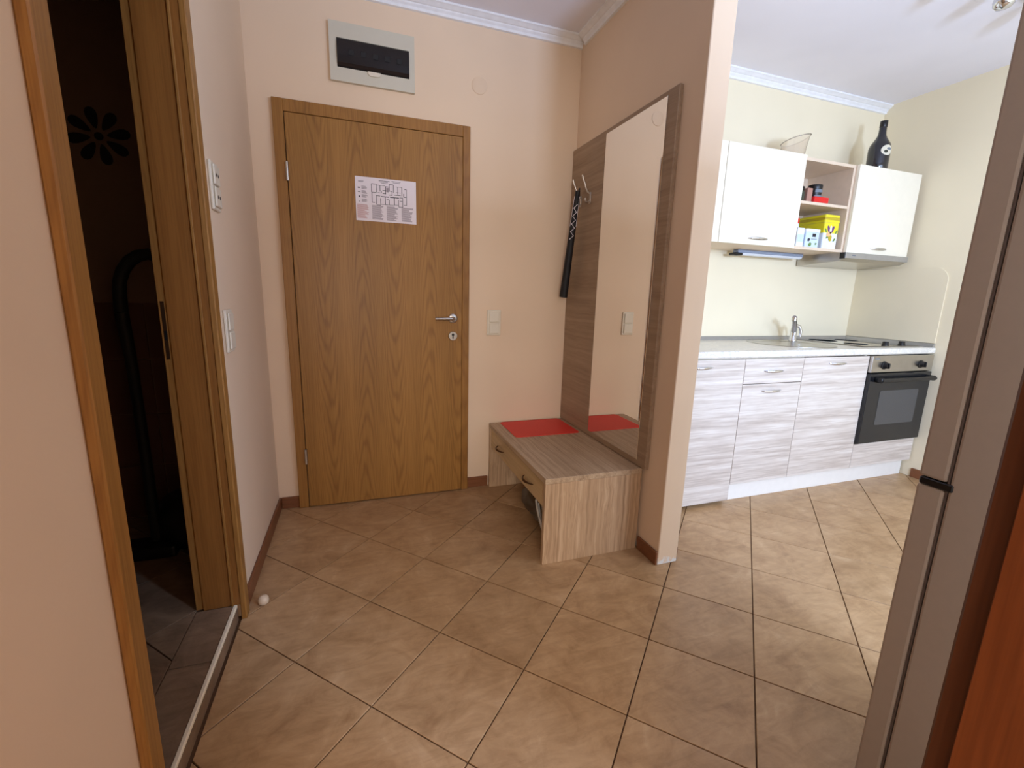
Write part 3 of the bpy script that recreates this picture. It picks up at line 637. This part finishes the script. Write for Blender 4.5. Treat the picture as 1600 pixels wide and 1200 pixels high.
tag(MB().box(2.478, 4.092, -0.600, -0.584, 0.0, 0.1195, 0.001).build('plinth', KICKM), 'cream plinth board under the kitchen base cabinets', 'plinth')
def make_oven():
    x0, x1 = 3.490, 4.094; t = kthing('oven', 'built-in oven with black glass door and steel control panel', 'oven', x0, x1, 0.29)
    MB().box(x0+0.02, x1-0.02, -0.615, -0.10, 0.295, 0.872).build('body', BLACKM, t)
    c = MB().box(x0, x1, -0.660, -0.616, 0.766, 0.874, 0.003).build('control_panel', STEEL, t)
    for x in (3.606, 3.966):
        k = MB().lathe([(0.026, 0), (0.026, -0.004), (0.020, -0.006), (0.018, -0.026), (0.0, -0.026)], (x, -0.6605, 0.812), 'y', 20); k.box(x-0.004, x+0.004, -0.694, -0.686, 0.795, 0.829, 0.001)
        k.build('knob', BLACKP, c)
    MB().box(3.510, 3.555, -0.6608, -0.6603, 0.852, 0.861).build('maker_mark', LBL, c)
    d = MB().box(x0-0.002, x1, -0.665, -0.617, 0.292, 0.760, 0.004).build('door', OVENB, t)
    MB().prism(rounded(3.607, 3.990, 0.415, 0.645, 0.012), 'y', -0.6660, -0.6652).build('window', OVENG, d)
    h = MB().tube([(3.535, -0.706, 0.722), (4.06, -0.706, 0.722)], 0.013, 12).box(3.528, 3.560, -0.712, -0.6655, 0.706, 0.738, 0.005).box(4.035, 4.067, -0.712, -0.6655, 0.706, 0.738, 0.005)
    h.build('handle', BLACKP, d)
make_oven()
# worktop with a hole for the sink bowl
SX, SY, SH = 3.165, -0.335, 0.172
def make_worktop():
    x0, x1, y0, y1, z0, z1 = PX1+0.015, KX-0.003, -0.6525, KY-0.001, 0.878, 0.9195
    t = thing('worktop', 'pale marble-patterned kitchen worktop over the base cabinets', 'worktop', ((x0+x1)/2, (y0+y1)/2, z0))
    m = MB()
    nose = [(y0+0.012, z0), (y0+0.004, z0+0.003), (y0, z0+0.010), (y0, z1-0.010), (y0+0.004, z1-0.003), (y0+0.012, z1), (SY-SH, z1), (SY-SH, z0)]
    m.prism(nose, 'x', x0, x1)
    m.box(x0, SX-SH, SY-SH, y1, z0, z1).box(SX+SH, x1, SY-SH, y1, z0, z1).box(SX-SH, SX+SH, SY+SH, y1, z0, z1)
    m.build('slab', marble('marble_laminate'), t)
    MB().prism([(y1, z1), (y1, z1+0.026), (y1-0.010, z1+0.024), (y1-0.022, z1+0.004), (y1-0.022, z1+0.0005)], 'x', x0, x1-0.024).build('rear_upstand', ALU, t)
    MB().prism([(x1, z1+0.0005), (x1, z1+0.026), (x1-0.010, z1+0.024), (x1-0.022, z1+0.004), (x1-0.022, z1+0.0005)], 'y', y0+0.01, y1-0.001).build('side_upstand', ALU, t)
make_worktop()
def make_sink():
    t = thing('sink', 'round stainless steel sink set into the worktop', 'sink', (SX, SY, 0.74))
    MB().lathe([(0.262, 0.0005), (0.262, 0.0025), (0.255, 0.0045), (0.235, 0.0035), (0.166, 0.003), (0.160, -0.004), (0.155, -0.06), (0.140, -0.14), (0.11, -0.165), (0.02, -0.17), (0.0, -0.17)], (SX, SY, 0.9195), 'z', 40).build('bowl', STEEL, t)
    MB().lathe([(0.036, -0.1685), (0.036, -0.165), (0.02, -0.164), (0.0, -0.166)], (SX, SY, 0.9195), 'z', 20).build('drain', CHROME, t)
make_sink()
def make_faucet():
    x, y, z = 3.352, -0.200, 0.9235
    t = thing('faucet', 'chrome single-lever mixer tap behind the sink', 'faucet', (x, y, z))
    MB().lathe([(0.026, 0), (0.026, 0.006), (0.022, 0.010), (0.020, 0.075), (0.019, 0.084), (0, 0.086)], (x, y, z), 'z', 20).build('body', CHROME, t)
    P = []
    for k in range(9):
        a = k/8; P.append((x-0.105*a, y-0.075*a, z+0.060+0.105*math.sin(a*1.45)/math.sin(1.45)))
    s = MB().tube(P, [0.017, 0.0165, 0.016, 0.0155, 0.015, 0.015, 0.015, 0.0155, 0.016], 14).build('spout', CHROME, t)
    MB().tube([P[-1], (P[-1][0]-0.004, P[-1][1]-0.003, P[-1][2]-0.022)], [0.0165, 0.0155], 14).build('aerator', STEEL, s)
    MB().tube([(x, y, z+0.080), (x+0.010, y+0.004, z+0.098), (x+0.022, y+0.004, z+0.108), (x+0.044, y-0.006, z+0.100), (x+0.052, y-0.012, z+0.070), (x+0.050, y-0.014, z+0.030)], [0.020, 0.018, 0.014, 0.011, 0.010, 0.008], 12).build('lever', CHROME, t)
make_faucet()
def make_hob():
    x0, x1, y0, y1, z = 3.505, 4.060, -0.585, -0.085, 0.9200
    t = thing('hob', 'dark ceramic hob with black knobs set in the worktop', 'hob', ((x0+x1)/2, (y0+y1)/2, z))
    MB().box(x0, x1, y0, y1, z, z+0.004, 0.0015).build('frame', STEEL, t)
    g = MB().box(x0+0.006, x1-0.006, y0+0.006, y1-0.006, z+0.0041, z+0.0062, 0.0008).build('glass_plate', HOBG, t)
    for cx, cy, r in ((3.64, -0.21, 0.09), (3.64, -0.44, 0.07), (3.88, -0.21, 0.075)):
        MB().lathe([(r, 0.0063), (r, 0.0066), (r-0.004, 0.0066), (r-0.004, 0.0063)], (cx, cy, z), 'z', 32).build('cooking_zone', LBL, g)
    for cx, cy in ((3.770, -0.545), (3.935, -0.545), (3.97, -0.47), (3.97, -0.39)):
        if cy < -0.5:
            MB().lathe([(0.021, 0.0063), (0.021, 0.010), (0.018, 0.013), (0.0175, 0.030), (0.015, 0.032), (0, 0.032)], (cx, cy, z), 'z', 18).build('knob', BLACKP, t)
make_hob()
# splash panel with a rounded top corner on the right wall
pp = [(KY-0.001, 0.947), (-0.640, 0.947), (-0.640, 1.36)]
for k in range(1, 9): a = PI/2*k/8; pp.append((-0.640+0.09*(1-math.cos(a)), 1.36+0.09*math.sin(a)))
pp.append((KY-0.001, 1.45))
tag(MB().prism(pp, 'x', KX-0.007, KX-0.0005).build('splash_panel', KWALL), 'cream splash panel with rounded corner on wall beside the hob', 'panel')

# ------------------------------------------------------------------ upper units
UY, UZ0, UZ1 = -0.391, 1.524, 2.062
def upper(label, x0, x1, hx):
    t = thing('wall_cabinet', label, 'cabinet', ((x0+x1)/2, (UY+KY)/2, UZ0), 'cream wall cabinets')
    MB().box(x0+0.0005, x1-0.0005, UY+0.0185, KY-0.001, UZ0, UZ1-0.002).build('body', SHELFM, t)
    d = MB().box(x0+0.0015, x1-0.0015, UY, UY+0.018, UZ0, UZ1, 0.0012).build('door', CREAM, t)
    if hx: bow_handle((hx-0.078, UY, 1.559), (hx+0.078, UY, 1.559), (0, -1, 0), 0.024, 0.0068, ratio=1.15).build('handle', CHROME, d)
upper('cream wall cabinet mostly hidden behind the partition', 1.815, 2.4155, None)
upper('cream wall cabinet under the glass jug, above the strip lamp', 2.4165, 3.012, 2.712)
upper('cream wall cabinet under the black bottle, above the hood', 3.470, 4.073, 3.770)
def make_open_shelf():
    x0, x1, y0, y1 = 3.013, 3.469, -0.366, KY-0.001
    t = thing('open_shelf', 'pale open shelf unit between the two cream wall cabinets', 'shelf', ((x0+x1)/2, (y0+y1)/2, UZ0))
    MB().box(x0, x0+0.018, y0, y1, UZ0+0.018, UZ1-0.020).build('side_panel', SHELFM, t); MB().box(x1-0.018, x1, y0, y1, UZ0+0.018, UZ1-0.020).build('side_panel', SHELFM, t)
    MB().box(x0, x1, y0, y1, UZ1-0.0198, UZ1-0.002).build('top', SHELFM, t); MB().box(x0, x1, y0, y1, UZ0, UZ0+0.0178).build('bottom', SHELFM, t)
    MB().box(x0+0.0182, x1-0.0182, y0+0.002, y1-0.006, 1.795, 1.812).build('shelf_board', SHELFM, t)
    MB().box(x0+0.0182, x1-0.0182, y1-0.005, y1, UZ0+0.018, UZ1-0.020).build('back_panel', SHELFM, t)
make_open_shelf()
def make_hood():
    x0, x1 = 3.455, 4.070; t = thing('range_hood', 'slim silver range hood under the right wall cabinet', 'range hood', ((x0+x1)/2, -0.22, 1.45))
    MB().prism([(-0.398, 1.5235), (-0.398, 1.488), (-0.36, 1.470), (-0.06, 1.452), (-0.06, 1.5235)], 'x', x0, x1).build('body', STEEL, t)
    MB().box(x0, x1, -0.4035, -0.3985, 1.487, 1.5225, 0.001).build('front_strip', ALU, t)
    MB().box(x0-0.012, x0-0.0005, -0.4035, -0.372, 1.484, 1.5225, 0.001).build('end_cap', BLACKP, t)
    MB().box(3.515, 3.545, -0.4042, -0.4036, 1.502, 1.509).build('maker_mark', LBL, t)
make_hood()
lt = thing('strip_lamp', 'thin grey strip lamp fixed under the left wall cabinet', 'lamp', (3.05, -0.14, 1.49))
MB().box(2.80, 3.38, -0.165, -0.115, 1.503, 1.5235, 0.004).build('housing', LAMPB, lt)
MB().prism([(-0.162, 1.5028), (-0.155, 1.492), (-0.140, 1.488), (-0.125, 1.492), (-0.118, 1.5028)], 'x', 2.84, 3.375).build('diffuser', DIFF, lt)
MB().box(2.77, 2.8395, -0.168, -0.112, 1.486, 1.5025, 0.005).build('end_switch', BLACKP, lt)

# things on the cabinets
def make_jug():
    c = (3.072, -0.235, UZ1+0.0005); t = thing('glass_jug', 'clear glass jug with slanted rim on top of the left wall cabinet', 'jug', c)
    seg, rows = 36, 10; vs = []
    def ring(r0, r1, zb, off):
        out = []
        for i in range(rows+1):
            h = i/rows
            for k in range(seg):
                w = 2*PI*k/seg; cz = math.cos(w+0.9); rim = 0.128+0.019*cz+0.005*max(0, cz)**4
                r = r0+(r1-r0)*h+0.008*max(0, cz)**8*h**4
                out.append((c[0]+r*math.cos(w), c[1]+r*math.sin(w), c[2]+zb+(rim-zb-off)*h))
        return out
    o = ring(0.062, 0.076, 0.0, 0.0); i_ = ring(0.059, 0.0725, 0.006, 0.0005)
    fs = []; n = (rows+1)*seg
    for i in range(rows):
        for k in range(seg):
            a, b, d, e = i*seg+k, i*seg+(k+1) % seg, (i+1)*seg+(k+1) % seg, (i+1)*seg+k
            fs.append((a, b, d, e)); fs.append((n+e, n+d, n+b, n+a))
    for k in range(seg): fs.append((rows*seg+k, rows*seg+(k+1) % seg, n+rows*seg+(k+1) % seg, n+rows*seg+k))
    fs.append(tuple(range(seg-1, -1, -1))); fs.append(tuple(n+k for k in range(seg)))
    jg = MB().add(o+i_, fs, True).build('glass', CLEAR, t)
    top = o[rows*seg:]; MB().tube(top+[top[0]], 0.0028, 8, caps=False).build('rim', CLEAR, jg)
make_jug()
def make_bottle():
    c = (3.772, -0.285, UZ1+0.0005); t = thing('bottle', 'black liqueur bottle with cream label on top of the right wall cabinet', 'bottle', c)
    prof = [(0.0, 0.0), (0.066, 0.0), (0.072, 0.006), (0.073, 0.05), (0.074, 0.135), (0.073, 0.155), (0.067, 0.175), (0.053, 0.195), (0.038, 0.213), (0.026, 0.232), (0.0215, 0.252), (0.0195, 0.30), (0.0192, 0.318), (0.0, 0.318)]
    MB().lathe([(r*(0.84 if h < 0.2 else 0.84+0.16*min(1, (h-0.2)/0.05)), h) for r, h in prof], c, 'z', 32).build('glass', NAVYB, t)
    MB().lathe([(0.0212, 0.284), (0.0216, 0.2845), (0.0216, 0.3215), (0.020, 0.323), (0, 0.323)], c, 'z', 24).build('cap', BLACKP, t)
    def patch(a0, a1, z0, z1, r, name, mat, par, shape):
        vs, fs = [], []; n = 12
        for i in range(n+1):
            for k in range(n+1):
                u, w = k/n*2-1, i/n*2-1
                u2, w2 = shape(u, w); a = (a0+a1)/2+(a1-a0)/2*u2; z = (z0+z1)/2+(z1-z0)/2*w2
                rr = r(z); vs.append((c[0]+rr*math.cos(a), c[1]+rr*math.sin(a), c[2]+z))
        for i in range(n):
            for k in range(n): fs.append((i*(n+1)+k, i*(n+1)+k+1, (i+1)*(n+1)+k+1, (i+1)*(n+1)+k))
        return MB().add(vs, fs, True).build(name, mat, par)
    body = lambda z: 0.84*(0.074 if z < 0.14 else 0.074-0.008*((z-0.135)/0.047)**2)+0.0007
    disc = lambda u, w: (u*math.sqrt(max(0, 1-w*w/2)), w*math.sqrt(max(0, 1-u*u/2)))
    a = math.radians(-103)
    lb = patch(a-0.62, a+0.62, 0.098, 0.162, body, 'label', CRL, t, disc)
    patch(a-0.34, a+0.05, 0.112, 0.130, lambda z: body(z)+0.0006, 'label_mark', DGREEN, lb, disc)
    patch(a-0.10, a+0.45, 0.130, 0.146, lambda z: body(z)+0.0006, 'label_mark', LBL, lb, disc)
make_bottle()
# shelf contents
SB = UZ0+0.0183; ST = 1.8125
def tin(name, label, x0, x1, z1, y0, y1, bodym, lidm=None, zlid=None, cat='tin', group=None):
    t = thing(name, label, cat, ((x0+x1)/2, (y0+y1)/2, SB), group)
    zb = zlid if zlid else z1
    b = MB().prism(rounded(x0, x1, y0, y1, 0.008, 3), 'z', SB, zb).build('body', bodym, t)
    return t, b
x0, x1, y0, y1 = 3.296, 3.424, -0.350, -0.150
t, b = tin('tea_tin', 'yellow and white tea tin with ridged lid and flower print', x0, x1, 1.752, y0, y1, WHT, zlid=1.705)
MB().prism(rounded(x0-0.001, x1+0.001, y0-0.001, y1+0.001, 0.009, 3), 'z', 1.640, 1.7045).build('yellow_band', YEL, t)
for k in range(3):
    MB().prism(rounded(x0-0.003+0.001*k, x1+0.003-0.001*k, y0-0.003+0.001*k, y1+0.003-0.001*k, 0.010, 3), 'z', 1.7055+k*0.0160, 1.7205+k*0.0160).build('lid_ridge', YEL if k != 1 else YELD, t)
def blob(cx, cz, a, b, rot, y): return MB().prism([(cx+a*math.cos(w)*math.cos(rot)-b*math.sin(w)*math.sin(rot), cz+a*math.cos(w)*math.sin(rot)+b*math.sin(w)*math.cos(rot)) for w in [2*PI*k/14 for k in range(14)]], 'y', y-0.0008, y)
for dx, rot, mt in ((-0.016, 2.0, PUR), (0.016, 1.1, PUR), (0.0, 1.57, CRL)): blob(3.352+dx, 1.662, 0.026, 0.010, rot, y0-0.0012-0.0004*(mt is CRL)).build('printed_petal', mt, t)
blob(3.340, 1.633, 0.022, 0.016, 0.3, y0-0.0016).build('printed_blossom', PEACH, t); blob(3.356, 1.612, 0.016, 0.024, 0.2, y0-0.0012).build('printed_blossom', YELD, t)
for cx, cz, r in ((3.310, 1.655, 2.2), (3.405, 1.650, 1.0), (3.395, 1.600, 0.9), (3.332, 1.615, 0.6)): blob(cx, cz, 0.015, 0.006, r, y0-0.0012).build('printed_leaf', GRN, t)
x0, x1, y0, y1 = 3.142, 3.262, -0.352, -0.230
t, b = tin('storage_tin', 'pale blue and white square tin with dark badge on the lower shelf', x0, x1, 1.655, y0, y1, BLU, zlid=1.635)
MB().prism(rounded(x0-0.002, x1+0.002, y0-0.002, y1+0.002, 0.009, 3), 'z', 1.6355, 1.655).build('lid', WHT, t)
MB().box(3.198, 3.228, y0-0.0012, y0-0.0004, 1.607, 1.627).build('printed_badge', INK, t)
for cx, cz, a, mt in ((3.170, 1.588, 0.012, INK), (3.185, 1.560, 0.014, GRN), (3.235, 1.566, 0.008, GRN)): blob(cx, cz, a, a*0.8, 0.4, y0-0.0006).build('printed_flower', mt, t)
MB().box(3.190, 3.240, y0-0.0012, y0-0.0004, 1.592, 1.596).build('printed_line', LBL, t)
t = thing('food_packet', 'red and white food packet beside the blue tin', 'packet', (3.09, -0.27, SB))
MB().prism(rounded(3.045, 3.137, -0.300, -0.235, 0.01, 3), 'z', SB, 1.690).build('body', WHT, t); MB().prism(rounded(3.044, 3.138, -0.301, -0.234, 0.01, 3), 'z', 1.690, 1.722).build('red_top', RED, t)
MB().box(3.046, 3.136, -0.3022, -0.3005, 1.648, 1.664).build('red_stripe', RED, t)
t = thing('salt_carton', 'small white carton at front left of the lower shelf', 'carton', (3.09, -0.335, SB))
MB().box(3.062, 3.122, -0.356, -0.312, SB, 1.655, 0.002).build('body', WHT, t); MB().box(3.066, 3.118, -0.3572, -0.3563, 1.570, 1.615).build('printed_panel', BLU, t)
t = thing('coffee_jar', 'black jar with grey label on the upper shelf', 'jar', (3.238, -0.300, ST+0.0225))
c = (3.238, -0.290, ST+0.0225)
MB().lathe([(0.0, 0), (0.036, 0), (0.038, 0.004), (0.040, 0.075), (0.041, 0.078), (0.041, 0.094), (0.039, 0.097), (0, 0.097)], c, 'z', 28).build('body', BLACKP, t)
def band(c, r, z0, z1, a0, a1, name, mat, par):
    n = 10; vs = [(c[0]+r*math.cos(a0+(a1-a0)*k/n), c[1]+r*math.sin(a0+(a1-a0)*k/n), c[2]+z) for z in (z0, z1) for k in range(n+1)]
    return MB().add(vs, [(k, k+1, n+2+k, n+1+k) for k in range(n)], True).build(name, mat, par)
band(c, 0.0418, 0.005, 0.030, -2.5, -0.9, 'label', LBL, t); band(c, 0.0418, 0.048, 0.066, -2.4, -1.0, 'label', LBL, t)
t = thing('red_tray', 'small glossy red tray under the black jar on the upper shelf', 'tray', (3.24, -0.295, ST))
MB().prism(rounded(3.175, 3.302, -0.345, -0.245, 0.014, 4), 'z', ST, ST+0.0075).build('base', RED, t)
rim = MB(); 
for bx_ in ((3.176, 3.301, -0.3445, -0.3405), (3.176, 3.301, -0.2495, -0.2455), (3.1755, 3.1795, -0.340, -0.250), (3.2975, 3.3015, -0.340, -0.250)): rim.box(*bx_, ST+0.0076, ST+0.040, 0.001)
rim.box(3.19, 3.287, -0.338, -0.252, ST+0.0076, ST+0.022)
rim.build('rim', RED, t)
tag(MB().box(3.128, 3.172, -0.330, -0.235, ST, ST+0.088, 0.002).build('spice_carton', PINK), 'brown-pink carton left of the black jar', 'carton')
t = thing('spice_jar', 'dark green glass jar at left end of the upper shelf', 'jar', (3.085, -0.30, ST))
MB().lathe([(0.0, 0), (0.036, 0), (0.038, 0.006), (0.038, 0.060), (0.030, 0.070), (0.030, 0.072), (0.0, 0.072)], (3.085, -0.30, ST), 'z', 24).build('glass', DGREEN, t)
MB().lathe([(0.034, 0.0725), (0.034, 0.090), (0.032, 0.092), (0, 0.092)], (3.085, -0.30, ST), 'z', 24).build('lid', BLACKP, t)

# ------------------------------------------------------------------ ceiling spotlight, fridge, near door frame
def make_spot():
    t = thing('ceiling_spotlight', 'chrome ceiling spotlight bar at the top right corner', 'lamp', (3.17, -1.12, ZC))
    MB().box(2.88, 3.47, -1.14, -1.09, ZC-0.022, ZC-0.0005, 0.006, 2).build('bar', CHROME, t)
    for x, dx in ((2.93, -0.02), (3.165, 0.0), (3.42, 0.02)):
        h = MB().tube([(x, -1.115, ZC-0.022), (x, -1.115, ZC-0.045)], 0.008, 10).build('stem', CHROME, t)
        MB().lathe([(0.0, 0.0), (0.022, -0.002), (0.034, -0.015), (0.038, -0.035), (0.036, -0.052), (0.026, -0.064), (0.0, -0.070)], (x+dx*0, -1.115, ZC-0.046), 'z', 24).build('head', CHROME, t)
make_spot()
def make_fridge():
    x0, x1, yf, yb, zt = 1.510, 2.060, -2.007, -2.57, 1.715
    t = thing('fridge', 'tall silver-grey fridge freezer seen from its side at right edge', 'fridge', ((x0+x1)/2, (yf+yb)/2, 0))
    MB().box(x0, x1, yb, yf-0.052, 0.03, zt, 0.006, 2).build('body', FRIDGE, t)
    MB().box(x0+0.0015, x1-0.0015, yf-0.0518, yf-0.0482, 0.05, zt-0.01).build('door_seal', SEAL, t)
    MB().box(x0-0.001, x1+0.001, yf-0.048, yf, 0.848, zt+0.002, 0.006, 2).build('fridge_door', FRIDGE, t)
    MB().box(x0-0.001, x1+0.001, yf-0.048, yf, 0.045, 0.832, 0.006, 2).build('freezer_door', FRIDGE, t)
    MB().box(x0-0.003, x0+0.05, yf-0.060, yf-0.004, 0.8325, 0.8475, 0.002).build('hinge', BLACKP, t)
    for fx in (x0+0.05, x1-0.05):
        for fy in (yf-0.1, yb+0.06): MB().lathe([(0.02, 0), (0.02, 0.02), (0.012, 0.022), (0.012, 0.032)], (fx, fy, 0), 'z', 12).build('foot', BLACKP, t)
make_fridge()
d3 = thing('door_3', 'reddish brown wooden door frame at the right edge beside the camera', 'door', (0.5, -2.43, 0)); d3['kind'] = 'structure'
MB().box(0.950, 0.9695, -2.505, -2.360, 0, 2.08, 0.001).build('jamb', REDW, d3)
MB().box(0.956, 1.035, -2.3795, -2.339, 0, 2.14, 0.003).build('casing', REDW_SHADED, d3)
MB().box(WL+0.0005, 0.002, -2.505, -2.360, 0, 2.08, 0.001).build('jamb', REDW, d3)
MB().box(0.0025, 0.9495, -2.505, -2.360, 2.08, 2.0995, 0.001).build('head', REDW, d3)
